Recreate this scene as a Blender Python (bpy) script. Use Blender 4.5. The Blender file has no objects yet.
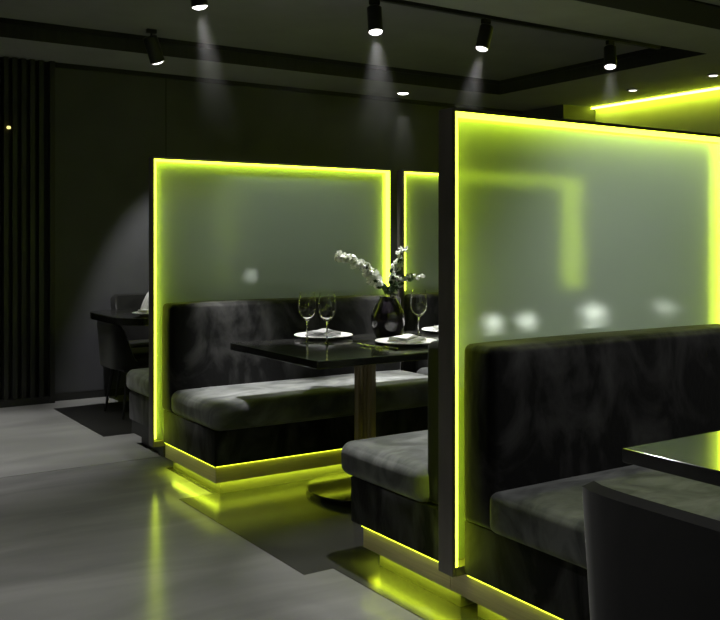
import bpy, bmesh, math, random
from mathutils import Vector, Matrix
PI = math.pi
random.seed(7)
SC = bpy.context.scene
COL = SC.collection

# ------------------------------------------------------------------ helpers
def link(o, parent=None):
    COL.objects.link(o)
    if parent is not None:
        o.parent = parent
    return o

def obj(name, bm, m, parent=None, smooth=False, loc=None):
    me = bpy.data.meshes.new(name)
    bmesh.ops.recalc_face_normals(bm, faces=bm.faces)
    bm.to_mesh(me); bm.free()
    if m is not None:
        me.materials.append(m)
    if smooth:
        me.polygons.foreach_set('use_smooth', [True] * len(me.polygons))
        try:
            me.set_sharp_from_angle(angle=math.radians(42))
        except Exception:
            pass
    o = bpy.data.objects.new(name, me)
    link(o, parent)
    if loc is not None:
        o.location = loc
    return o

def tag(o, label, cat, group=None, kind=None):
    o['label'] = label
    o['category'] = cat
    if group: o['group'] = group
    if kind: o['kind'] = kind
    return o

def thing(name, label, cat, loc=(0, 0, 0), rotz=0.0, group=None):
    o = bpy.data.objects.new(name, None)
    o.empty_display_size = 0.1
    link(o)
    o.location = loc
    o.rotation_euler = (0, 0, rotz)
    return tag(o, label, cat, group)

def struct(name, bm, m, parent=None, smooth=False):
    o = obj(name, bm, m, parent, smooth)
    if parent is None:
        o['kind'] = 'structure'
    return o

def dup(root, loc, rotz=None, label=None, group=None):
    r = root.copy(); link(r); r.location = loc
    if rotz is not None: r.rotation_euler = (0, 0, rotz)
    if label: r['label'] = label
    if group: r['group'] = group
    for ch in list(root.children):
        c = ch.copy(); link(c, r)
        for g in list(ch.children):
            d = g.copy(); link(d, c)
    return r

def box(bm, x0, x1, y0, y1, z0, z1):
    vs = [bm.verts.new(p) for p in ((x0, y0, z0), (x1, y0, z0), (x1, y1, z0), (x0, y1, z0),
                                    (x0, y0, z1), (x1, y0, z1), (x1, y1, z1), (x0, y1, z1))]
    for f in ((3, 2, 1, 0), (4, 5, 6, 7), (0, 1, 5, 4), (1, 2, 6, 5), (2, 3, 7, 6), (3, 0, 4, 7)):
        bm.faces.new([vs[i] for i in f])
    return bm

def bx(*a):
    return box(bmesh.new(), *a)

def rbox(x0, x1, y0, y1, z0, z1, r=0.01, seg=3):
    bm = bx(x0, x1, y0, y1, z0, z1)
    bmesh.ops.bevel(bm, geom=list(bm.edges), offset=r, segments=seg, profile=0.5, affect='EDGES')
    return bm

def pillow(x0, x1, y0, y1, z0, z1, r, puff=0.012, seed=0, nx=26, ny=12, nz=5):
    """soft upholstered block: a subdivided box whose edges are rounded by radius r and whose faces swell a little"""
    bm = bmesh.new()
    L = Vector(((x1 - x0) / 2, (y1 - y0) / 2, (z1 - z0) / 2))
    c = Vector(((x1 + x0) / 2, (y1 + y0) / 2, (z1 + z0) / 2))
    n = (nx, ny, nz)
    def ts(k, h):
        e = min(0.45, r / (2 * h))
        pts = [0, e * .15, e * .4, e * .7, e]
        return pts + [e + (1 - 2 * e) * i / (k) for i in range(1, k)] + [1 - p for p in reversed(pts)]
    T = [ts(n[i], L[i]) for i in range(3)]
    def key(p): return tuple(round(v, 5) for v in p)
    vmap = {}
    rnd = random.Random(seed)
    ph = [rnd.uniform(0, 6) for _ in range(6)]
    def put(p):
        k = key(p)
        if k in vmap: return vmap[k]
        q = Vector(((p[0] * 2 - 1) * L.x, (p[1] * 2 - 1) * L.y, (p[2] * 2 - 1) * L.z))
        inner = Vector([max(-(L[i] - r), min(L[i] - r, q[i])) if L[i] > r else 0 for i in range(3)])
        d = q - inner
        if d.length > 1e-9:
            m = max(abs(d.x), abs(d.y), abs(d.z))
            d = d.normalized() * m
        w = inner + d
        for i in range(3):
            j, k2 = (i + 1) % 3, (i + 2) % 3
            if abs(q[i]) > L[i] - 1e-6:
                s = (1 - (q[j] / L[j]) ** 4) * (1 - (q[k2] / L[k2]) ** 4)
                wob = 0.5 + 0.5 * math.sin(ph[i] + 5 * q[j]) * math.cos(ph[i + 3] + 4 * q[k2])
                w[i] += math.copysign(puff * s * (0.6 + 0.4 * wob), q[i])
        v = bm.verts.new(c + w)
        vmap[k] = v
        return v
    for ax in range(3):
        a, b = (ax + 1) % 3, (ax + 2) % 3
        for side in (0, 1):
            for i in range(len(T[a]) - 1):
                for j in range(len(T[b]) - 1):
                    quad = []
                    for (u, w) in ((i, j), (i + 1, j), (i + 1, j + 1), (i, j + 1)):
                        p = [0, 0, 0]; p[ax] = side; p[a] = T[a][u]; p[b] = T[b][w]
                        quad.append(put(p))
                    try: bm.faces.new(quad)
                    except ValueError: pass
    return bm

def lathe(profile, seg=32, cap=False):
    bm = bmesh.new()
    rings = []
    for (r, z) in profile:
        if r < 1e-6:
            rings.append([bm.verts.new((0, 0, z))])
        else:
            rings.append([bm.verts.new((r * math.cos(2 * PI * i / seg), r * math.sin(2 * PI * i / seg), z)) for i in range(seg)])
    for a, b in zip(rings, rings[1:]):
        for i in range(seg):
            j = (i + 1) % seg
            if len(a) == 1 and len(b) == 1: continue
            if len(a) == 1: bm.faces.new((a[0], b[i], b[j]))
            elif len(b) == 1: bm.faces.new((a[i], a[j], b[0]))
            else: bm.faces.new((a[i], a[j], b[j], b[i]))
    if cap:
        if len(rings[0]) > 1: bm.faces.new(rings[0])
        if len(rings[-1]) > 1: bm.faces.new(rings[-1])
    return bm

def tube(bm, pts, radii, seg=10):
    pts = [Vector(p) for p in pts]
    if not hasattr(radii, '__len__'): radii = [radii] * len(pts)
    rings = []
    up = Vector((0, 0, 1))
    for i, p in enumerate(pts):
        t = (pts[min(i + 1, len(pts) - 1)] - pts[max(i - 1, 0)]).normalized()
        u = t.cross(up)
        if u.length < 1e-4: u = t.cross(Vector((1, 0, 0)))
        u.normalize(); w = t.cross(u).normalized()
        rings.append([bm.verts.new(p + (u * math.cos(2 * PI * k / seg) + w * math.sin(2 * PI * k / seg)) * radii[i]) for k in range(seg)])
    for a, b in zip(rings, rings[1:]):
        for k in range(seg):
            j = (k + 1) % seg
            bm.faces.new((a[k], a[j], b[j], b[k]))
    bm.faces.new(rings[0]); bm.faces.new(rings[-1])
    return bm

# ------------------------------------------------------------------ materials
def nodes(name):
    m = bpy.data.materials.new(name); m.use_nodes = True
    nt = m.node_tree
    return m, nt, nt.nodes['Principled BSDF']

def plain(name, col, rough=0.5, metal=0.0, spec=0.5, coat=0.0, sheen=0.0):
    m, nt, b = nodes(name)
    b.inputs['Base Color'].default_value = (*col, 1)
    b.inputs['Roughness'].default_value = rough
    b.inputs['Metallic'].default_value = metal
    b.inputs['Specular IOR Level'].default_value = spec
    b.inputs['Coat Weight'].default_value = coat
    b.inputs['Sheen Weight'].default_value = sheen
    return m

def noisy(name, c0, c1, scale=(1, 1, 1), nscale=3.0, detail=5, r0=0.4, r1=0.5, lo=0.35, hi=0.65, bump=0.0,
          metal=0.0, spec=0.5, sheen=0.0, distort=0.0, bscale=None, coat=0.0):
    m, nt, b = nodes(name)
    N = nt.nodes; Lk = nt.links
    tc = N.new('ShaderNodeTexCoord'); mp = N.new('ShaderNodeMapping')
    mp.inputs['Scale'].default_value = scale
    Lk.new(tc.outputs['Object'], mp.inputs['Vector'])
    nz = N.new('ShaderNodeTexNoise'); nz.inputs['Scale'].default_value = nscale
    nz.inputs['Detail'].default_value = detail; nz.inputs['Distortion'].default_value = distort
    Lk.new(mp.outputs[0], nz.inputs['Vector'])
    cr = N.new('ShaderNodeValToRGB')
    cr.color_ramp.elements[0].position = lo; cr.color_ramp.elements[0].color = (*c0, 1)
    cr.color_ramp.elements[1].position = hi; cr.color_ramp.elements[1].color = (*c1, 1)
    Lk.new(nz.outputs[0], cr.inputs[0]); Lk.new(cr.outputs[0], b.inputs['Base Color'])
    mr = N.new('ShaderNodeMapRange'); mr.inputs['To Min'].default_value = r0; mr.inputs['To Max'].default_value = r1
    Lk.new(nz.outputs[0], mr.inputs[0]); Lk.new(mr.outputs[0], b.inputs['Roughness'])
    b.inputs['Metallic'].default_value = metal
    b.inputs['Specular IOR Level'].default_value = spec
    b.inputs['Sheen Weight'].default_value = sheen
    b.inputs['Sheen Roughness'].default_value = 0.4
    b.inputs['Coat Weight'].default_value = coat
    if bump:
        n2 = N.new('ShaderNodeTexNoise'); n2.inputs['Scale'].default_value = bscale or nscale * 6
        Lk.new(mp.outputs[0], n2.inputs['Vector'])
        bp = N.new('ShaderNodeBump'); bp.inputs['Strength'].default_value = bump; bp.inputs['Distance'].default_value = 0.01
        Lk.new(n2.outputs[0], bp.inputs['Height']); Lk.new(bp.outputs[0], b.inputs['Normal'])
    return m

def emit(name, col, s):
    m, nt, b = nodes(name)
    b.inputs['Base Color'].default_value = (0.02, 0.02, 0.02, 1)
    b.inputs['Emission Color'].default_value = (*col, 1)
    b.inputs['Emission Strength'].default_value = s
    return m

LIME = (0.66, 0.84, 0.032)
M = {}
M['concrete'] = noisy('polished concrete', (0.21, 0.21, 0.205), (0.33, 0.33, 0.32), (0.8, 2.6, 1), 1.3, 6, 0.16, 0.23, 0.3, 0.7, 0.02, bscale=40, distort=0.6, spec=0.75)
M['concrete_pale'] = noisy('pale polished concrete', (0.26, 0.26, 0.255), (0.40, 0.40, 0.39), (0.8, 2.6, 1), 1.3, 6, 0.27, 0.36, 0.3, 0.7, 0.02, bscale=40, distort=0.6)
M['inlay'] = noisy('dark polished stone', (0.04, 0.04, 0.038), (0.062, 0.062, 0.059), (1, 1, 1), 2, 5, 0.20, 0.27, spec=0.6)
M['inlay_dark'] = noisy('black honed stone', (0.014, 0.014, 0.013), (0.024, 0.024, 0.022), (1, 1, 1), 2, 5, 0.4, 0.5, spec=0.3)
M['ceiling'] = noisy('charcoal plaster ceiling', (0.28, 0.28, 0.27), (0.31, 0.31, 0.30), (1, 1, 1), 3, 3, 0.75, 0.85)
M['tray'] = noisy('dark plaster tray', (0.22, 0.22, 0.212), (0.25, 0.25, 0.242), (1, 1, 1), 3, 3, 0.75, 0.85)
M['gap'] = plain('black shadow gap', (0.006, 0.006, 0.006), 0.8)
M['wall'] = noisy('charcoal wall plaster', (0.050, 0.051, 0.057), (0.066, 0.067, 0.075), (1, 1, 1), 2, 5, 0.7, 0.85, bump=0.03, bscale=60)
M['wall_pale'] = noisy('grey wall plaster', (0.36, 0.36, 0.35), (0.42, 0.42, 0.41), (1, 1, 1), 2, 5, 0.7, 0.85)
M['slat'] = noisy('black stained timber', (0.010, 0.010, 0.009), (0.022, 0.022, 0.020), (8, 8, 0.6), 4, 5, 0.5, 0.65)
M['skirting'] = plain('black painted skirting', (0.015, 0.015, 0.015), 0.5)
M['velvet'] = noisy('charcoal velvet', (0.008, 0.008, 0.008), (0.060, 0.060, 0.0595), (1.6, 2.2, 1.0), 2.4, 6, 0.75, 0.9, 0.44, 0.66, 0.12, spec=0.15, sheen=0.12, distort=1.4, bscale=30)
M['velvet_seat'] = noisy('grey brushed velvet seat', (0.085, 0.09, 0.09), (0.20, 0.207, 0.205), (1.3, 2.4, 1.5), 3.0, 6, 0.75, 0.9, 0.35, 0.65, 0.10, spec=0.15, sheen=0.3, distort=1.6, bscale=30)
M['velvet_chair'] = noisy('black velvet chair', (0.008, 0.008, 0.008), (0.018, 0.018, 0.018), (1, 1, 0.8), 3, 5, 0.7, 0.85, 0.4, 0.65, spec=0.2, sheen=0.35, distort=1)
M['piping'] = plain('charcoal piping', (0.045, 0.045, 0.044), 0.7, sheen=0.4)
M['brass'] = noisy('brushed brass', (0.74, 0.64, 0.34), (0.84, 0.73, 0.42), (1, 1, 30), 6, 4, 0.30, 0.42, metal=0.3)
M['brass_dark'] = noisy('aged brass', (0.34, 0.28, 0.17), (0.38, 0.315, 0.19), (1, 1, 1), 3, 2, 0.28, 0.34, metal=0.9)
M['toe'] = plain('grey toe kick', (0.22, 0.22, 0.215), 0.4)
M['bronze'] = noisy('dark bronze frame', (0.18, 0.165, 0.14), (0.24, 0.22, 0.19), (4, 4, 1), 3, 4, 0.4, 0.5, metal=0.1)
M['black_metal'] = plain('black powder coated metal', (0.012, 0.012, 0.012), 0.45, 0.3)
M['table'] = noisy('black polished stone top', (0.008, 0.008, 0.008), (0.02, 0.02, 0.019), (1, 1, 1), 3, 6, 0.10, 0.16, spec=0.85, distort=2)
M['led'] = emit('lime led strip', LIME, 9.0)
M['led_plinth'] = emit('lime plinth led strip', LIME, 21.0)
M['led_cove'] = emit('lime cove led strip', LIME, 32.0)
M['led_wash'] = emit('lime wash led strip', LIME, 4.5)
M['lens'] = emit('white lamp lens', (1.0, 0.98, 0.95), 14.0)
M['lens_soft'] = emit('soft white lamp lens', (1.0, 0.97, 0.92), 3.0)
M['indicator'] = emit('yellow indicator', (1.0, 0.85, 0.25), 1.6)
M['china'] = plain('white china', (0.62, 0.62, 0.60), 0.22)
M['linen'] = noisy('white linen', (0.62, 0.62, 0.61), (0.78, 0.78, 0.77), (1, 1, 1), 20, 3, 0.8, 0.9, bump=0.1, bscale=400)
M['linen_grey'] = noisy('grey linen', (0.20, 0.20, 0.21), (0.28, 0.28, 0.29), (1, 1, 1), 20, 3, 0.8, 0.9, bump=0.1, bscale=400)
M['steel'] = plain('polished steel', (0.75, 0.75, 0.74), 0.18, 1.0)
M['vase'] = plain('black glazed ceramic', (0.012, 0.009, 0.014), 0.22, spec=0.5, coat=0.15)
M['leaf'] = noisy('eucalyptus leaf', (0.03, 0.06, 0.022), (0.07, 0.12, 0.05), (1, 1, 1), 30, 2, 0.5, 0.6)
def thin(name, col):
    m = bpy.data.materials.new(name); m.use_nodes = True
    nt = m.node_tree; N = nt.nodes; b = N['Principled BSDF']
    b.inputs['Base Color'].default_value = (*col, 1); b.inputs['Roughness'].default_value = .6
    t = N.new('ShaderNodeBsdfTranslucent'); t.inputs['Color'].default_value = (*col, 1)
    mx = N.new('ShaderNodeMixShader'); mx.inputs[0].default_value = .45
    nt.links.new(b.outputs[0], mx.inputs[1]); nt.links.new(t.outputs[0], mx.inputs[2]); nt.links.new(mx.outputs[0], N['Material Output'].inputs[0])
    return m
M['petal'] = thin('white blossom petal', (.9, .91, .87))
M['stem'] = plain('green brown stem', (0.07, 0.075, 0.03), 0.6)

def glass_mat():
    m = bpy.data.materials.new('clear glass'); m.use_nodes = True
    nt = m.node_tree; N = nt.nodes; N.remove(N['Principled BSDF'])
    g = N.new('ShaderNodeBsdfGlass'); g.inputs['Roughness'].default_value = 0.0; g.inputs['IOR'].default_value = 1.45
    nt.links.new(g.outputs[0], N['Material Output'].inputs[0])
    return m
M['glass'] = glass_mat()

def frosted():
    m = bpy.data.materials.new('frosted glass'); m.use_nodes = True
    nt = m.node_tree; N = nt.nodes; Lk = nt.links; N.remove(N['Principled BSDF'])
    out = N['Material Output']
    rf = N.new('ShaderNodeBsdfRefraction'); rf.inputs['Roughness'].default_value = 0.145; rf.inputs['IOR'].default_value = 1.45
    rf.inputs['Color'].default_value = (0.90, 0.96, 0.91, 1)
    tr = N.new('ShaderNodeBsdfTranslucent'); tr.inputs['Color'].default_value = (0.74, 0.84, 0.74, 1)
    df = N.new('ShaderNodeBsdfDiffuse'); df.inputs['Color'].default_value = (0.74, 0.84, 0.74, 1)
    gl = N.new('ShaderNodeBsdfGlossy'); gl.inputs['Roughness'].default_value = 0.16; gl.inputs['Color'].default_value = (1, 1, 1, 1)
    m1 = N.new('ShaderNodeMixShader'); m1.inputs[0].default_value = 0.5
    Lk.new(tr.outputs[0], m1.inputs[1]); Lk.new(df.outputs[0], m1.inputs[2])
    m2 = N.new('ShaderNodeMixShader'); m2.inputs[0].default_value = 0.56
    Lk.new(rf.outputs[0], m2.inputs[1]); Lk.new(m1.outputs[0], m2.inputs[2])
    m3 = N.new('ShaderNodeMixShader'); m3.inputs[0].default_value = 0.06
    Lk.new(m2.outputs[0], m3.inputs[1]); Lk.new(gl.outputs[0], m3.inputs[2])
    Lk.new(m3.outputs[0], out.inputs[0])
    return m
M['frosted'] = frosted()

# ------------------------------------------------------------------ camera
cam_d = bpy.data.cameras.new('camera'); cam = bpy.data.objects.new('camera', cam_d); link(cam)
cam.location = (0, 0, 1.27)
cam.rotation_euler = (PI / 2, 0, -math.atan2(924, 1410))
cam_d.sensor_width = 36; cam_d.lens = 923 / 720 * 36
cam_d.shift_y = -68 / 720
cam_d.clip_start = 0.02
SC.camera = cam

# ------------------------------------------------------------------ room shell
X0, X1, Y0, Y1 = -1.6, 7.5, -1.6, 7.5
ZS, ZT = 2.70, 2.83                  # soffit, tray
TX0, TX1, TY0, TY1 = -0.8, 6.05, 4.42, 6.76
bm = bx(X0 - .1, X1 + .1, Y0 - .1, 5.22, -0.1, 0); fl = struct('floor', bm, M['concrete'])
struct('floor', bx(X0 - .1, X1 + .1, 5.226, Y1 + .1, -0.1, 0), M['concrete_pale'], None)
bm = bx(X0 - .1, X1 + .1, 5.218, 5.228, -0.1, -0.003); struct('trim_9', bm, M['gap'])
# dark polished floor areas under the booths
def dark_floor(n, x0, x1, y0, y1):
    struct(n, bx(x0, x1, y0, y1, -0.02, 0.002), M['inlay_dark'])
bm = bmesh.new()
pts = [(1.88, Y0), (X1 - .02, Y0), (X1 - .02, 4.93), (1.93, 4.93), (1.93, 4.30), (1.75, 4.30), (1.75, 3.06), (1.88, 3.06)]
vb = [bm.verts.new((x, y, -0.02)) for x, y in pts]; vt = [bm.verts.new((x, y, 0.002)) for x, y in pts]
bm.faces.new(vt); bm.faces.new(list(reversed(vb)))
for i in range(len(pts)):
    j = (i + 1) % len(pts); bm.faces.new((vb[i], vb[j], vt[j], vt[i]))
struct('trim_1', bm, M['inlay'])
dark_floor('trim_2', 1.90, X1 - .02, 5.95, 7.16)

# ceiling: soffit ring around a raised tray
bm = bmesh.new()
box(bm, X0 - .1, X1 + .1, Y0 - .1, 3.48, ZS, 3.0)
box(bm, X0 - .1, X1 + .1, 3.84, TY0, ZS, 3.0)
box(bm, X0 - .1, X1 + .1, TY1, Y1 + .1, ZS, 3.0)
box(bm, TX1, X1 + .1, TY0, TY1, ZS, 3.0)
box(bm, X0 - .1, TX0, TY0, TY1, ZS, 3.0)
ceil = struct('ceiling', bm, M['ceiling'])
struct('ceiling', bx(TX0 - .02, TX1 + .02, TY0 - .02, TY1 + .02, ZT, 3.0), M['tray'])
struct('trim_3', bx(X0, X1, 3.48, 3.84, ZS - 0.012, 2.9), M['gap'])          # dark linear slot band
bm = bmesh.new()                                                                # shadow gap where the tray meets the soffit
box(bm, TX0, TX1, TY1 - .035, TY1, ZT - .035, ZT - .001); box(bm, TX1 - .035, TX1, TY0, TY1 - .035, ZT - .035, ZT - .001)
struct('trim_4', bm, M['gap'])
bm = bmesh.new()
box(bm, TX0, TX1, TY1 - .006, TY1 + .001, ZS, ZT - .034)
box(bm, TX1 - .006, TX1 + .001, TY0, TY1 - .006, ZS, ZT - .034)
struct('trim_5', bm, M['slat'])
# walls
struct('wall_back', bx(X0 - .1, X1 + .1, Y1, Y1 + .1, 0, 3.0), M['wall'])
struct('wall_left', bx(X0 - .1, X0, Y0 - .1, Y1 + .1, 0, 3.0), M['wall'])
struct('wall_front', bx(X0 - .1, X1 + .1, Y0 - .1, Y0, 0, 3.0), M['wall'])
struct('wall_right', bx(X1, X1 + .1, Y0 - .1, Y1 + .1, 0, 3.0), M['wall_pale'])
struct('trim_6', bx(7.02, X1, 6.86, Y1, 0, ZS), M['wall'])                     # pier in the corner
struct('baseboard_back', bx(1.99, 7.02, Y1 - .015, Y1, 0, 0.06), M['skirting'])
struct('trim_7', bx(2.93, 2.937, Y1 - .002, Y1 + .01, 0.06, ZS), M['gap'])     # wall panel joint
struct('trim_8', bx(2.0, 7.02, Y1 - .03, Y1, ZS - .035, ZS), M['gap'])         # shadow line under the ceiling

# slatted timber cladding on the left of the back wall
sl = thing('slatted_wall_panel', 'tall black panel of vertical timber slats at far left of the back wall', 'wall panel', (1.45, Y1, 0))
obj('backing_board', bx(-.6, .53, -.03, 0, 0, ZS - .005), M['gap'], sl)
bm = bmesh.new()
x = -.58
while x < .46:
    box(bm, x, x + .036, -.075, -.03, 0.055, ZS - .005); x += .066
obj('slats', bm, M['slat'], sl)
obj('plinth', bx(-.6, .49, -.085, -.03, 0, 0.055), M['skirting'], sl)
obj('edge_post', bx(.49, .53, -.09, -.03, 0, ZS - .005), M['slat'], sl)
obj('edge_strip', bx(.531, .536, -.02, 0, 0.1, 2.55), M['brass'], sl)
ind = obj('indicator_lamp', lathe([(0, -.012), (.012, -.01), (.016, 0), (.012, .01), (0, .012)], 16), M['indicator'], None, True, (1.63, Y1 - .088, 2.15))
tag(ind, 'tiny yellow point of light on the black slatted panel', 'indicator light')

# cove light on the right wall
cv = thing('cove_light', 'bright lime cove light running along the top of the right wall', 'cove light', (X1, 0, ZS))
obj('led_strip', bx(-.075, -.055, 2.0, 6.85, -.022, -.002), M['led_cove'], cv)

# ------------------------------------------------------------------ glass partitions
def partition(label, x0, x1, y, zb=0.12, zt=1.72, led_left=0.165, led_right=0.165, p=.014, f=.055, b=.02, foot='brass', fx=.06):
    """framed pane; f is the reveal in front of the pane, b the one behind it, both lined with lime strips"""
    t = thing('glass_partition', label, 'partition', (x0, y, 0), 0, 'frosted partitions between the booths')
    w = x1 - x0; g = .004; tp = .012; s = .011
    y0, y1 = -f - .004, b + .004
    obj('post', rbox(0, p, y0, y1, zb, zt, .003, 1), M['bronze'], t)
    obj('post', rbox(w - p, w, y0, y1, zb, zt, .003, 1), M['bronze'], t)
    obj('top_rail', bx(p, w - p, y0, y1, zt - tp, zt), M['bronze'], t)
    obj('bottom_rail', bx(p, w - p, y0, y1, zb, zb + .03), M['bronze'], t)
    bm = bx(fx, w - .02, y0 - .005, y1 + .005, .07, zb)
    box(bm, fx + .2, w - .05, y0 + .012, y1, 0, .07)
    obj('foot', bm, M[foot], t)
    obj('glass_pane', bx(p, w - p, -g, g, zb + .03, zt - tp), M['frosted'], t)
    for (xa, xb, za, zc) in ((p, p + s, led_left, zt - tp - s), (w - p - s, w - p, led_right, zt - tp - s), (p, w - p, zt - tp - s, zt - tp)):
        bmm = bmesh.new()
        box(bmm, xa, xb, -f, -g - .001, za, zc); box(bmm, xa, xb, g + .001, b, za, zc)
        obj('led_strip', bmm, M['led'], t)
    return t
partition('large frosted glass partition in front, behind the right hand black bench', 1.945, 3.49, 2.47, zb=.15, p=.016, f=.06, b=.010)
partition('frosted glass partition with lime edges behind the long bench at left', 1.845, 3.465, 4.955, zb=.13, zt=1.745, p=.010, f=.038, b=.02, led_left=.175, led_right=0.95, foot='skirting')
partition('narrow slice of frosted partition seen between the vase and the front post', 3.555, 5.17, 4.955, zt=1.745, p=.016, f=.038, b=.02, led_left=0.95, foot='skirting')

# ------------------------------------------------------------------ benches
def bench(label, x0, x1, yb, depth, facing, seat_z=0.465, back_z=0.93, ov=0.03, seed=1, end_led=True, lit=True, over=0.0, left=.035, soft=.045):
    """built facing -y with its back at local y=0; facing=+1 turns it round"""
    t = thing('booth_bench', label, 'bench', ((x0 + x1) / 2, yb, 0), 0, 'velvet benches of the booths')
    s = -1 if facing < 0 else 1
    w = (x1 - x0) / 2
    def Y(a, b): return (min(s * a, s * b), max(s * a, s * b))
    obj('base', rbox(-w - .024, w, *Y(0, depth + .026 + over * .6), 0.155, seat_z - .13, .004, 2), M['velvet'], t, True)
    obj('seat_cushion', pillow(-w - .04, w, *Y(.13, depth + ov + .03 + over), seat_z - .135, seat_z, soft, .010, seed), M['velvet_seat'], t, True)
    obj('backrest', pillow(-w - left, w, *Y(0, .155), seat_z - .13, back_z, .025, .008, seed + 10, nx=30, ny=3, nz=10), M['velvet'], t, True)
    # hollow brass plinth band floating over a recessed, lit toe kick
    bm = bmesh.new()
    y0, y1 = Y(0, depth + .012)
    box(bm, -w - .012, -w, y0, y1, .07, .1545); box(bm, w, w + .012, y0, y1, .07, .1545)
    if s < 0: box(bm, -w, w, y0, y0 + .012, .07, .1545)
    else: box(bm, -w, w, y1 - .012, y1, .07, .1545)
    obj('plinth_band', bm, M['brass' if lit else 'skirting'], t)
    ty0, ty1 = Y(0, depth - .035)
    obj('toe_kick', bx(-w + .035, w - .035, ty0, ty1, 0, .155), M['toe' if lit else 'skirting'], t)
    if lit:                                        # strip tucked up behind the brass band, shining down on toe kick and floor
        bm = bmesh.new()
        a, b = Y(depth - .028, depth - .006)
        box(bm, -w + .006, w - .03, a, b, .082, .092)
        a, b = Y(0.012, depth - .034)
        if end_led: box(bm, -w + .006, -w + .028, a, b, .082, .092)
        obj('led_strip', bm, M['led_plinth'], t)
        bm = bmesh.new()                           # slim strip added under the base lip to light the brass band
        a, b = Y(depth + .0125, depth + .0215)
        box(bm, -w - .012, w - .03, a, b, .1525, .1549)
        a, b = Y(0.012, depth + .012)
        if end_led: box(bm, -w - .0215, -w - .0125, a, b, .1525, .1549)
        obj('wash_strip', bm, M['led_wash'], t)
    return t
bench('black velvet bench with high back at right, against the large front partition', 2.015, 3.44, 2.40, 0.675, -1, seed=3, soft=.03)
bench('grey seated bench end in the middle, back to back with the right hand bench', 2.015, 3.44, 2.49, 0.53, 1, seed=4, back_z=0.915, over=.10, left=.0)
bench('long black velvet bench with lit grey seat under the left partition', 1.925, 3.43, 4.90, 0.66, -1, seed=5)
bench('further velvet bench glimpsed right of the vase, beyond the pedestal', 3.58, 5.2, 4.90, 0.66, -1, seed=6, end_led=False)
bench('dark bench end peeking out left of the left partition', 2.0, 3.43, 4.99, 0.66, 1, seed=7, lit=False, left=0)

# ------------------------------------------------------------------ tables
def fluted(r, h, n=16, sub=6, depth=.011):
    bm = bmesh.new(); k = n * sub
    A = []; Bv = []
    for i in range(k):
        a = 2 * PI * i / k
        rr = r - depth * (1 - abs(math.sin(a * n / 2)))
        A.append(bm.verts.new((rr * math.cos(a), rr * math.sin(a), 0))); Bv.append(bm.verts.new((rr * math.cos(a), rr * math.sin(a), h)))
    for i in range(k):
        j = (i + 1) % k; bm.faces.new((A[i], A[j], Bv[j], Bv[i]))
    bm.faces.new(A); bm.faces.new(Bv)
    return bm
TZ = 0.75
def slab(x0, x1, y0, y1, z0, z1, c, n=10):
    bm = bmesh.new(); P = []
    for cx, cy, a0 in ((x1 - c, y1 - c, 0), (x0 + c, y1 - c, PI / 2), (x0 + c, y0 + c, PI), (x1 - c, y0 + c, 1.5 * PI)):
        P += [(cx + c * math.cos(a0 + PI / 2 * i / n), cy + c * math.sin(a0 + PI / 2 * i / n)) for i in range(n + 1)]
    lo = [bm.verts.new((x, y, z0)) for x, y in P]; hi = [bm.verts.new((x, y, z1)) for x, y in P]
    bm.faces.new(hi); bm.faces.new(list(reversed(lo)))
    for i in range(len(P)):
        j = (i + 1) % len(P); bm.faces.new((lo[i], lo[j], hi[j], hi[i]))
    return bm
def table(label, x0, x1, y0, y1, px, py, r=0.3, bev=.003, leg='brass_dark', thick=.036, corner=0):
    t = thing('dining_table', label, 'table', (px, py, 0), 0, 'dark topped pedestal tables')
    obj('tabletop', slab(x0 - px, x1 - px, y0 - py, y1 - py, TZ - thick, TZ, corner) if corner else rbox(x0 - px, x1 - px, y0 - py, y1 - py, TZ - thick, TZ, bev, 2), M['table'], t)
    obj('pedestal', fluted(.055, TZ - thick - .028), M[leg], t, True, (0, 0, .028))
    obj('mounting_plate', lathe([(0, 0), (.15, 0), (.15, .008), (0, .008)], 32), M['black_metal'], t, True, (0, 0, TZ - thick - .0085))
    obj('base_disc', lathe([(0, 0), (r, 0), (r, .022), (r - .006, .028), (0, .03)], 48), M['table'], t, True, (0, 0, .002))
    return t
table('black table with brass pedestal, vase and wine glasses in the left booth', 2.05, 3.45, 3.47, 4.35, 2.60, 3.92)
table('dark table mostly hidden by the large front partition, seen blurred through its glass', 3.62, 5.1, 3.47, 4.35, 4.36, 3.92)
table('black table corner cut off at the right edge of the picture', 1.83, 3.2, 0.72, 1.586, 2.52, 1.16)
table('dark table in the far left corner, half hidden behind the left partition', 2.07, 3.4, 6.02, 7.0, 2.98, 6.55, .22, .012, thick=.048, corner=.24)

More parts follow.
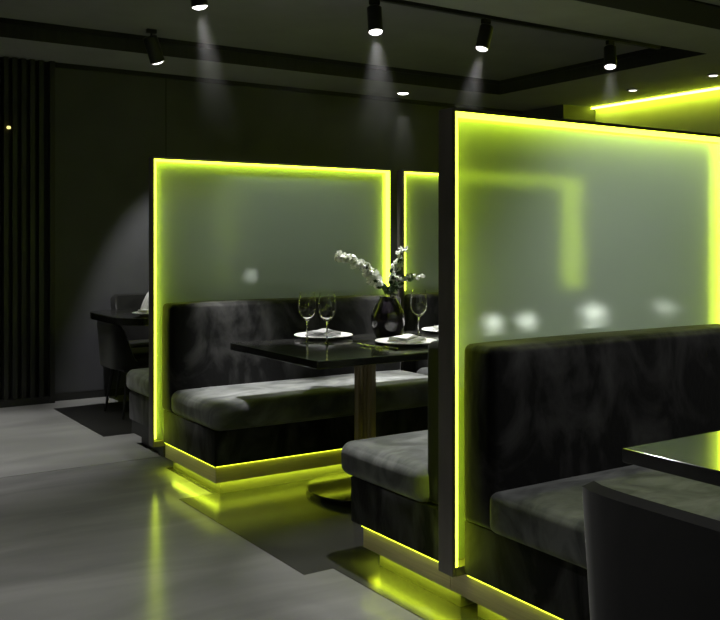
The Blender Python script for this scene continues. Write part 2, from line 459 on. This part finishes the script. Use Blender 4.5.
# ------------------------------------------------------------------ chairs
def shell_bm(width, depth, z0, z1, thick, taper=.10, wing=.35, arm=.15, n=28, m=10):
    """tub back: a U in plan, open to +x, low at the wings, tapering towards the seat"""
    bm = bmesh.new()
    def plan(u, z, off):
        # u in [-1,1]; rounded U through the back
        k = 1 - taper * (1 - (z - z0) / (z1 - z0))
        hw = width / 2 * k - off
        dp = depth * wing
        e = 5.0
        a = u * PI / 2
        sx, sy = math.cos(a), math.sin(a)
        rr = (abs(sx) ** e + abs(sy) ** e) ** (-1 / e)
        xx = -(rr * sx) * (dp * k - off) ; yy = rr * sy * hw
        return xx, yy
    def top(u):
        s = max(0.0, (abs(u) - .5) / .5)
        return z1 - (z1 - z0) * (1 - arm) * s * s * (3 - 2 * s)
    grid = {}
    for side, off in ((0, 0.0), (1, thick)):
        for i in range(n + 1):
            u = -1 + 2 * i / n
            for j in range(m + 1):
                z = z0 + (top(u) - z0) * j / m
                x, y = plan(u, z, off)
                grid[side, i, j] = bm.verts.new((x + depth * (wing - .5), y, z))
    rim = {}
    for i in range(n + 1):
        u = -1 + 2 * i / n
        x, y = plan(u, top(u), thick / 2)
        rim[i] = bm.verts.new((x + depth * (wing - .5), y, top(u) + thick * .32))
    for i in range(n):
        for j in range(m):
            bm.faces.new((grid[0, i, j], grid[0, i + 1, j], grid[0, i + 1, j + 1], grid[0, i, j + 1]))
            bm.faces.new((grid[1, i, j + 1], grid[1, i + 1, j + 1], grid[1, i + 1, j], grid[1, i, j]))
        bm.faces.new((grid[0, i, m], grid[0, i + 1, m], rim[i + 1], rim[i]))
        bm.faces.new((rim[i], rim[i + 1], grid[1, i + 1, m], grid[1, i, m]))
        bm.faces.new((grid[0, i + 1, 0], grid[0, i, 0], grid[1, i, 0], grid[1, i + 1, 0]))
    for i in (0, n):
        for j in range(m):
            bm.faces.new((grid[0, i, j], grid[0, i, j + 1], grid[1, i, j + 1], grid[1, i, j]))
        bm.faces.new((grid[0, i, m], rim[i], grid[1, i, m]))
    return bm
def make_chair(label, loc, rz, w=.50, d=.50, z1=.80, z0=.36):
    t = thing('tub_chair', label, 'chair', loc, rz, 'black velvet tub chairs')
    sh = shell_bm(w, d, z0, z1, .035); sh.transform(Matrix.Translation((-d * .05, 0, 0)))
    obj('backrest', sh, M['velvet_chair'], t, True)
    obj('seat', pillow(-d / 2 + .05, d / 2 - .02, -w / 2 + .045, w / 2 - .045, .36, .46, .035, .012, 3, nx=10, ny=10, nz=3), M['velvet_chair'], t, True)
    obj('seat_frame', rbox(-d / 2 + .06, d / 2 - .05, -w / 2 + .06, w / 2 - .06, .335, .362, .008, 2), M['black_metal'], t)
    for sx in (-1, 1):
        for sy in (-1, 1):
            bm = bmesh.new()
            tube(bm, [(sx * (d / 2 - .10), sy * (w / 2 - .09), .345), (sx * (d / 2 - .05), sy * (w / 2 - .05), 0.004)], [.014, .008], 10)
            obj('leg', bm, M['black_metal'], t, True)
    return t
make_chair('black velvet chair back in the bottom right corner of the picture', (1.55, .985, .002), 0, w=.54, d=.50, z1=.81)
make_chair('dark chair with thin legs tucked under the far left table', (2.39, 6.62, .002), 0, w=.50, d=.50, z1=.675)
make_chair('dark chair back against the back wall behind the far left table', (2.70, 7.17, .002), -PI / 2, w=.60, d=.48, z1=.83)

# ------------------------------------------------------------------ tableware
def glass_profile():
    outer = [(0, 0), (.036, 0), (.036, .0015), (.030, .003), (.010, .006), (.0045, .012), (.0038, .05), (.004, .105), (.008, .115),
             (.026, .132), (.040, .150), (.0465, .172), (.0465, .195), (.043, .225), (.0385, .262)]
    inner = [(.0373, .262), (.0418, .225), (.0452, .195), (.0452, .172), (.0385, .151), (.025, .134), (.007, .120), (0, .118)]
    return outer + inner
G = 'wine glasses on the black table'
def wine1(label, x, y, z=TZ):
    o = obj('wine_glass', lathe(glass_profile(), 48), M['glass'], None, True, (x, y, z))
    return tag(o, label, 'wine glass', G)
wine1('left hand wine glass of the pair on the black table', 2.375, 4.12)
wine1('right hand wine glass of the pair on the black table', 2.44, 4.03)
wine1('single wine glass standing right of the dark vase', 3.0, 4.00)

def plate(label, x, y, r=.16, z=TZ, group='white plates on the tables'):
    o = obj('plate', lathe([(0, 0), (r * .55, 0), (r * .60, .003), (r * .98, .016), (r, .019), (r * .985, .021), (r * .62, .008), (0, .006)], 48), M['china'], None, True, (x, y, z))
    return tag(o, label, 'plate', group)
def napkin_flat(label, x, y, rz, z, m='linen', sx=.085, sy=.062, group='folded napkins on plates'):
    t = thing('napkin', label, 'napkin', (x, y, z), rz, group)
    rnd = random.Random(int(x * 100))
    bm = bmesh.new()
    nx_, ny_ = 12, 8
    for k, (sc, dz, off) in enumerate(((1, 0, 0), (.96, .009, .004), (.84, .018, -.006))):
        g = []
        for lay in (0, 1):
            rows = []
            for i in range(nx_ + 1):
                row = []
                for j in range(ny_ + 1):
                    u, v = i / nx_ * 2 - 1, j / ny_ * 2 - 1
                    zz = dz + lay * .008 + .004 * math.sin(u * 2.2 + k) * math.cos(v * 2 + k) * (lay + k * .3)
                    if k == 2: zz += .012 * max(0, 1 - abs(u + .2) * 1.6) * (1 - abs(v) * .6)
                    row.append(bm.verts.new((u * sx * sc + off, v * sy * sc, zz)))
                rows.append(row)
            g.append(rows)
        for i in range(nx_):
            for j in range(ny_):
                bm.faces.new((g[1][i][j], g[1][i + 1][j], g[1][i + 1][j + 1], g[1][i][j + 1]))
                bm.faces.new((g[0][i][j + 1], g[0][i + 1][j + 1], g[0][i + 1][j], g[0][i][j]))
        for i in range(nx_):
            bm.faces.new((g[0][i][0], g[0][i + 1][0], g[1][i + 1][0], g[1][i][0])); bm.faces.new((g[0][i + 1][ny_], g[0][i][ny_], g[1][i][ny_], g[1][i + 1][ny_]))
        for j in range(ny_):
            bm.faces.new((g[0][0][j + 1], g[0][0][j], g[1][0][j], g[1][0][j + 1])); bm.faces.new((g[0][nx_][j], g[0][nx_][j + 1], g[1][nx_][j + 1], g[1][nx_][j]))
    obj('folded_cloth', bm, M[m], t, True)
    return t
def napkin_tall(label, x, y, z, h=.13, r=.045, group='standing napkins in the further booths', rz=0):
    """a cloth folded into a standing pleated cone"""
    bm = bmesh.new(); n = 40; rings = []
    for k in range(9):
        f = k / 8
        rr = r * (1 - f) ** .8 + .004
        rings.append([bm.verts.new((rr * (1 + .16 * math.sin(7 * 2 * PI * i / n)) * math.cos(2 * PI * i / n) + .018 * f * f,
                                    rr * (1 + .16 * math.sin(7 * 2 * PI * i / n)) * math.sin(2 * PI * i / n), h * f)) for i in range(n)])
    for a, b in zip(rings, rings[1:]):
        for i in range(n):
            j = (i + 1) % n; bm.faces.new((a[i], a[j], b[j], b[i]))
    bm.faces.new(rings[0]); bm.faces.new(rings[-1])
    o = obj('napkin', bm, M['linen'], None, True, (x, y, z)); o.rotation_euler = (0, 0, rz)
    return tag(o, label, 'napkin', group)

PX, PY = 2.575, 4.29
plate('white plate behind the pair of wine glasses', PX, PY)
napkin_flat('grey folded napkin on the plate behind the two wine glasses', PX, PY, .45, TZ + .0145, 'linen_grey')
plate('white plate in front of the dark vase', 2.77, 3.80)
napkin_flat('white folded napkin on the plate in front of the vase', 2.775, 3.80, .35, TZ + .0145)
plate('white plate at the right end of the black table, cut off by the front post', 3.34, 4.16)
napkin_flat('folded napkin on the plate cut off by the front partition post', 3.34, 4.16, .3, TZ + .0145)
# cutlery
def fork(label, x, y, rz):
    t = thing('fork', label, 'fork', (x, y, TZ), rz, 'cutlery by the plate')
    bm = bmesh.new(); tube(bm, [(-.10, 0, .004), (-.03, 0, .005), (.03, 0, .006), (.045, 0, .005)], [.0042, .003, .0026, .007], 8); obj('handle', bm, M['steel'], t, True)
    bm = bmesh.new()
    for k in (-1.5, -.5, .5, 1.5):
        tube(bm, [(.045, k * .0035, .005), (.065, k * .005, .005), (.095, k * .0048, .010)], [.0022, .0016, .001], 6)
    obj('tines', bm, M['steel'], t, True)
def knife(label, x, y, rz):
    t = thing('table_knife', label, 'knife', (x, y, TZ), rz, 'cutlery by the plate')
    obj('handle', rbox(-.11, 0, -.006, .006, .001, .008, .002, 2), M['steel'], t, True)
    bm = bmesh.new(); pr = [(0, -.006), (.09, -.009), (.105, 0), (.10, .006), (0, .006)]
    lo = [bm.verts.new((a, b, .002)) for a, b in pr]; hi = [bm.verts.new((a, b, .0045)) for a, b in pr]
    bm.faces.new(hi); bm.faces.new(list(reversed(lo)))
    for i in range(5):
        j = (i + 1) % 5; bm.faces.new((lo[i], lo[j], hi[j], hi[i]))
    obj('blade', bm, M['steel'], t)
fork('polished fork lying left of the plate in front of the vase', 2.55, 3.80, PI / 2 + .05)
knife('polished knife lying between the fork and the front plate', 2.59, 3.74, PI / 2 + .05)

# second table behind the front partition
M['globe'] = emit('lit opal glass', (1.0, 0.98, 0.93), 15.0)
M['globe_dim'] = emit('dim lit opal glass', (1.0, 0.98, 0.93), 1.3)
def glow_globe(label, x, y, z, r, m='globe'):  # globe and stand made up to give the blurred white spots
    t = thing('table_lamp', label, 'table lamp', (x, y, TZ), 0, 'small glowing lamps on the further tables')
    h = z - TZ
    obj('lamp_base', lathe([(0, 0), (r * .9, 0), (r * .9, .006), (.006, .010), (.006, max(.011, h - r * .9)), (0, max(.011, h - r * .9))], 24), M['black_metal'], t, True)
    obj('globe', lathe([(r * math.sin(PI * i / 12), h - r * math.cos(PI * i / 12)) if 0 < i < 12 else (0, h - r * math.cos(PI * i / 12)) for i in range(13)], 24), M[m], t, True)
    return t
glow_globe('white glow seen blurred through the front partition, nearest its left post', 3.60, 4.08, .80, .034)
glow_globe('white glow seen blurred through the front partition, second from its left post', 3.81, 4.02, .805, .034)
glow_globe('largest white glow seen blurred through the front partition near its middle', 4.53, 4.16, .815, .046)
glow_globe('smallest white glow seen blurred through the front partition towards the right', 5.03, 4.0, .835, .026)
# far left table
plate('white plate on the far left table beside the left partition', 2.36, 6.3, .14)
napkin_flat('white napkin on the far left table beside the left partition', 2.36, 6.3, .2, TZ + .0145)
napkin_tall('upright white napkin peak just left of the left partition', 2.48, 6.72, TZ, .15, .045)
glow_globe('soft pale glow seen blurred through the left partition above the bench back', 3.30, 6.62, 1.0, .05, 'globe_dim')

# ------------------------------------------------------------------ vase and branches
VX, VY = 2.84, 4.06
def smooth_profile(pts, k=5):
    out = []
    for i in range(len(pts) - 1):
        p0, p1, p2, p3 = pts[max(i - 1, 0)], pts[i], pts[i + 1], pts[min(i + 2, len(pts) - 1)]
        for q in range(k):
            t = q / k
            out.append(tuple(max(0, .5 * (2 * p1[c] + (p2[c] - p0[c]) * t + (2 * p0[c] - 5 * p1[c] + 4 * p2[c] - p3[c]) * t * t + (3 * p1[c] - p0[c] - 3 * p2[c] + p3[c]) * t ** 3)) for c in (0, 1)))
    return out + [pts[-1]]
OUT = smooth_profile([(.052, .0), (.066, .012), (.084, .055), (.092, .10), (.088, .14), (.070, .18), (.050, .21), (.044, .222), (.048, .230)])
v = obj('vase', lathe([(0, 0)] + OUT + [(r_ - .007, z_) for r_, z_ in reversed(OUT) if z_ > .012] + [(0, .012)], 48), M['vase'], None, True, (VX, VY, TZ))
tag(v, 'dark rounded vase holding blossom branches on the black table', 'vase')
RT = Vector((1410 / 1686, -924 / 1686, 0)); FW = Vector((924 / 1686, 1410 / 1686, 0)); UP = Vector((0, 0, 1))
def petal(bm, c, dirv, size, rnd, n=7, cup=.25):
    dirv = Vector(dirv).normalized()
    side = dirv.cross(Vector((rnd.uniform(-1, 1), rnd.uniform(-1, 1), rnd.uniform(-1, 1)))).normalized()
    nor = dirv.cross(side).normalized()
    ce = bm.verts.new(Vector(c) + dirv * size * .5 - nor * size * cup)
    cb = bm.verts.new(Vector(c) + dirv * size * .5 - nor * size * (cup + .12))
    ring = []
    for i in range(n):
        a = 2 * PI * i / n
        ring.append(bm.verts.new(Vector(c) + dirv * size * (.5 + .5 * math.cos(a)) + side * size * .42 * math.sin(a)))
    for i in range(n):
        j = (i + 1) % n
        bm.faces.new((ce, ring[i], ring[j])); bm.faces.new((cb, ring[j], ring[i]))
def branch(label, pts, npet, nleaf, psize, lsize, seed, f0=.36):
    rnd = random.Random(seed)
    t = thing('blossom_branch', label, 'branch', (VX, VY, TZ + .05), 0, 'branches in the dark vase')
    P = [RT * a + FW * b + UP * c for a, b, c in pts]
    def at(f):
        f *= (len(P) - 1); i = min(int(f), len(P) - 2); return P[i].lerp(P[i + 1], f - i)
    bm = bmesh.new(); tube(bm, [at(i / 16) for i in range(17)], [.0032 - .0018 * i / 16 for i in range(17)], 6)
    obj('stem', bm, M['stem'], t, True)
    if npet:
        bm = bmesh.new()
        for i in range(npet):
            f = f0 + (1 - f0) * i / (npet - 1)
            c = at(f) + Vector((rnd.gauss(0, .004), rnd.gauss(0, .004), rnd.gauss(0, .004)))
            for q in range(6):
                petal(bm, c, (rnd.uniform(-1, 1), rnd.uniform(-1, 1), rnd.uniform(-.6, 1)), psize * 1.6 * rnd.uniform(.8, 1.2) * (1.1 - .25 * f), rnd)
        obj('blossoms', bm, M['petal'], t)
    bm = bmesh.new()
    for i in range(nleaf):
        f = .27 + .59 * rnd.random() ** 1.5
        petal(bm, at(f), (rnd.uniform(-1, 1), rnd.uniform(-1, 1), rnd.uniform(-.4, 1)), lsize * rnd.uniform(.7, 1.2), rnd, 8, .12)
    obj('leaves', bm, M['leaf'], t)
    return t
branch('long white blossom branch arching up to the left out of the vase', [(0, 0, 0), (-.01, 0, .19), (-.06, .0, .26), (-.125, -.01, .325), (-.19, -.01, .368), (-.265, -.02, .39)], 26, 26, .026, .034, 1)
branch('upright sprig of white blossom standing in the vase against the dark post', [(.0, .0, 0), (.012, .0, .19), (.03, .01, .28), (.05, .02, .35), (.08, .02, .43)], 9, 26, .021, .036, 2)
branch('short sprig of blossom leaning right out of the vase', [(.0, .0, 0), (.016, -.01, .19), (.055, -.02, .245), (.11, -.02, .275), (.175, -.03, .29)], 7, 26, .017, .034, 3)

# ------------------------------------------------------------------ ceiling lights
tr = thing('lighting_track', 'thin black lighting track along the edge of the ceiling recess', 'lighting track', (0, 4.44, ZS))
obj('rail', bx(.2, 5.5, -.018, .018, -.022, 0.0), M['black_metal'], tr)
obj('end_cap', bx(5.5, 5.515, -.019, .019, -.024, 0.0), M['black_metal'], tr)
def spot_light(nm, loc, target, energy, angle, blend=.25, size=.03, col=(1, .985, .96)):
    l = bpy.data.lights.new(nm, 'SPOT'); l.energy = energy; l.spot_size = math.radians(angle); l.spot_blend = blend
    l.shadow_soft_size = size; l.color = col
    o = bpy.data.objects.new(nm, l); link(o)
    o.location = loc
    o.rotation_euler = (Vector(target) - Vector(loc)).to_track_quat('-Z', 'Y').to_euler()
    return o
def track_spot(label, x, y, zc, target, energy, angle, drop_y=0.0, lens=None, scale=1.0, blend=.25):
    """spotlight head hung at (x, y) below ceiling height zc and aimed at target"""
    t = thing('track_spotlight', label, 'spotlight', (x, y, zc), 0, 'black spotlights under the ceiling')
    k = scale
    obj('adapter', rbox(-.03 * k, .03 * k, -.016, .016, -.03, 0, .004, 2), M['black_metal'], t)
    bm = bmesh.new(); tube(bm, [(0, 0, -.02), (0, 0, -.075 * k)], .008, 10); obj('arm', bm, M['black_metal'], t, True)
    d = (Vector(target) - Vector((x, y, zc - .13))).normalized()
    q = Vector((0, 0, -1)).rotation_difference(d).to_matrix().to_4x4()
    c = Vector((0, 0, -.075 * k))
    r, h = .043 * k, .155 * k
    bm = lathe([(0, .035 * k), (r * .8, .035 * k), (r, .028 * k), (r, -h + .035 * k), (r * .93, -h + .035 * k), (r * .9, -h + .043 * k), (0, -h + .043 * k)], 32)
    bm.transform(Matrix.Translation(c) @ q)
    hd = obj('head', bm, M['black_metal'], t, True)
    bm = lathe([(0, -h + .0425 * k), (r * .88, -h + .0425 * k), (r * .84, -h + .033 * k), (r * .5, -h + .024 * k), (0, -h + .020 * k)], 32)
    bm.transform(Matrix.Translation(c) @ q)
    obj('lens', bm, M[lens or 'lens'], hd, True)
    p = Vector((x, y, zc)) + c + d * (h - .005 * k)
    spot_light('spot_lamp', p, p + d, energy, angle, blend)
    return t
track_spot('spotlight cut off by the top edge, left of centre, with a wide beam', 1.90, 4.44, ZS - .022, (2.3, 4.50, .46), 420, 27, blend=.8)
track_spot('brightest spotlight, near the top centre of the ceiling', 3.01, 4.44, ZS - .022, (2.92, 4.12, 0.78), 330, 34, blend=.5)
track_spot('black spotlight on the track, third from the left', 3.86, 4.44, ZS - .022, (3.3, 4.5, 0.46), 300, 30, blend=.8, lens='lens_soft')
track_spot('black spotlight at the right end of the track', 5.0, 4.44, ZS - .022, (4.6, 4.05, 0.7), 110, 34, lens='lens_soft')
track_spot('small tilted spotlight at left under the ceiling near the back wall', 2.43, 6.5, ZT, (3.1, 6.78, 1.15), 120, 77, blend=.35, scale=1.25, lens='lens_soft')
def downlight(label, x, y, energy=40, angle=50, target=None, lens='lens_soft', r=.045):
    zc = ZT if (TX0 < x < TX1 and TY0 < y < TY1) else ZS
    t = thing('recessed_downlight', label, 'downlight', (x, y, zc), 0, 'recessed downlights in the ceiling')
    obj('trim_ring', lathe([(r + .012, 0), (r + .012, -.006), (r, -.009), (r * .9, -.004), (r * .9, 0)], 32, False), M['black_metal'], t, True)
    obj('lens', lathe([(0, -.012), (r * .7, -.010), (r * .88, -.004), (r * .88, -.001), (0, -.001)], 32), M[lens], t, True)
    p = Vector((x, y, zc - .03))
    spot_light('downlight_lamp', p, target or (x, y, 0), energy, angle, .7)
downlight('bright recessed downlight close to the back wall, above the narrow partition slice', 5.2, 7.18, 90, 34, lens='lens', r=.06)
downlight('recessed downlight at right over the lime cove, the left one of two', 6.9, 5.85, 12, 50)
downlight('recessed downlight at right over the lime cove, by the picture edge', 6.86, 4.95, 12, 50)
# unseen downlights added overhead to light the aisle floor
for x, y, e, a, lab in ((0.3, 2.6, 75, 75, 'recessed downlight over the aisle beside the front booth'), (0.6, 4.0, 70, 70, 'recessed downlight over the aisle beside the left booth'),
                        (0.9, 6.2, 190, 64, 'recessed downlight over the aisle in front of the slatted wall'), (0.9, 1.2, 52, 70, 'recessed downlight over the aisle beside the front chair')):
    downlight(lab, x, y, e, a, lens='lens_soft')
# unseen downlights added to brighten the front bench, middle seat and glass partitions
downlight('recessed downlight over the front table', 2.6, 1.6, 60, 80)
downlight('small recessed downlight above the middle bench end', 2.25, 3.0, 170, 34, target=(2.22, 2.93, .46))
downlight('recessed downlight behind the front partition', 3.0, 3.25, 170, 90, target=(3.35, 2.5, 1.3))
downlight('recessed downlight behind the left partition', 2.6, 5.28, 110, 60, target=(2.85, 5.08, 1.2))

# thin haze hanging under the ceiling, where the beams show
def haze():
    m = bpy.data.materials.new('thin haze'); m.use_nodes = True
    nt = m.node_tree; N = nt.nodes; N.remove(N['Principled BSDF'])
    vs = N.new('ShaderNodeVolumeScatter'); vs.inputs['Anisotropy'].default_value = 0.0
    tc = N.new('ShaderNodeTexCoord'); sx = N.new('ShaderNodeSeparateXYZ'); mr = N.new('ShaderNodeMapRange')
    nt.links.new(tc.outputs['Object'], sx.inputs[0]); nt.links.new(sx.outputs['Z'], mr.inputs[0])
    mr.interpolation_type = 'SMOOTHSTEP'
    mr.inputs['From Min'].default_value = 1.76; mr.inputs['From Max'].default_value = 2.7
    mr.inputs['To Min'].default_value = 0.0; mr.inputs['To Max'].default_value = 0.042
    nt.links.new(mr.outputs[0], vs.inputs['Density'])
    nt.links.new(vs.outputs[0], N['Material Output'].inputs['Volume'])
    bm = bx(1.2, 6.0, 3.9, 5.0, 1.76, 2.475); box(bm, 4.2, 6.0, 6.2, 7.4, 1.76, 2.475)
    o = obj('haze', bm, m)
    return tag(o, 'thin haze under the ceiling that shows the spotlight beams', 'haze', kind='stuff')
haze()

# ------------------------------------------------------------------ world, view
w = bpy.data.worlds.new('world'); SC.world = w; w.use_nodes = True
w.node_tree.nodes['Background'].inputs[0].default_value = (0.02, 0.02, 0.02, 1)
SC.view_settings.view_transform = 'Standard'; SC.view_settings.look = 'None'
SC.view_settings.exposure = 0.0; SC.view_settings.gamma = 1.0; SC.view_settings.use_curve_mapping = False
cy = SC.cycles
SC.render.filter_size = 1.9
cy.use_denoising = True
cy.max_bounces = 10; cy.transmission_bounces = 10; cy.volume_bounces = 0
cy.sample_clamp_indirect = 6.0
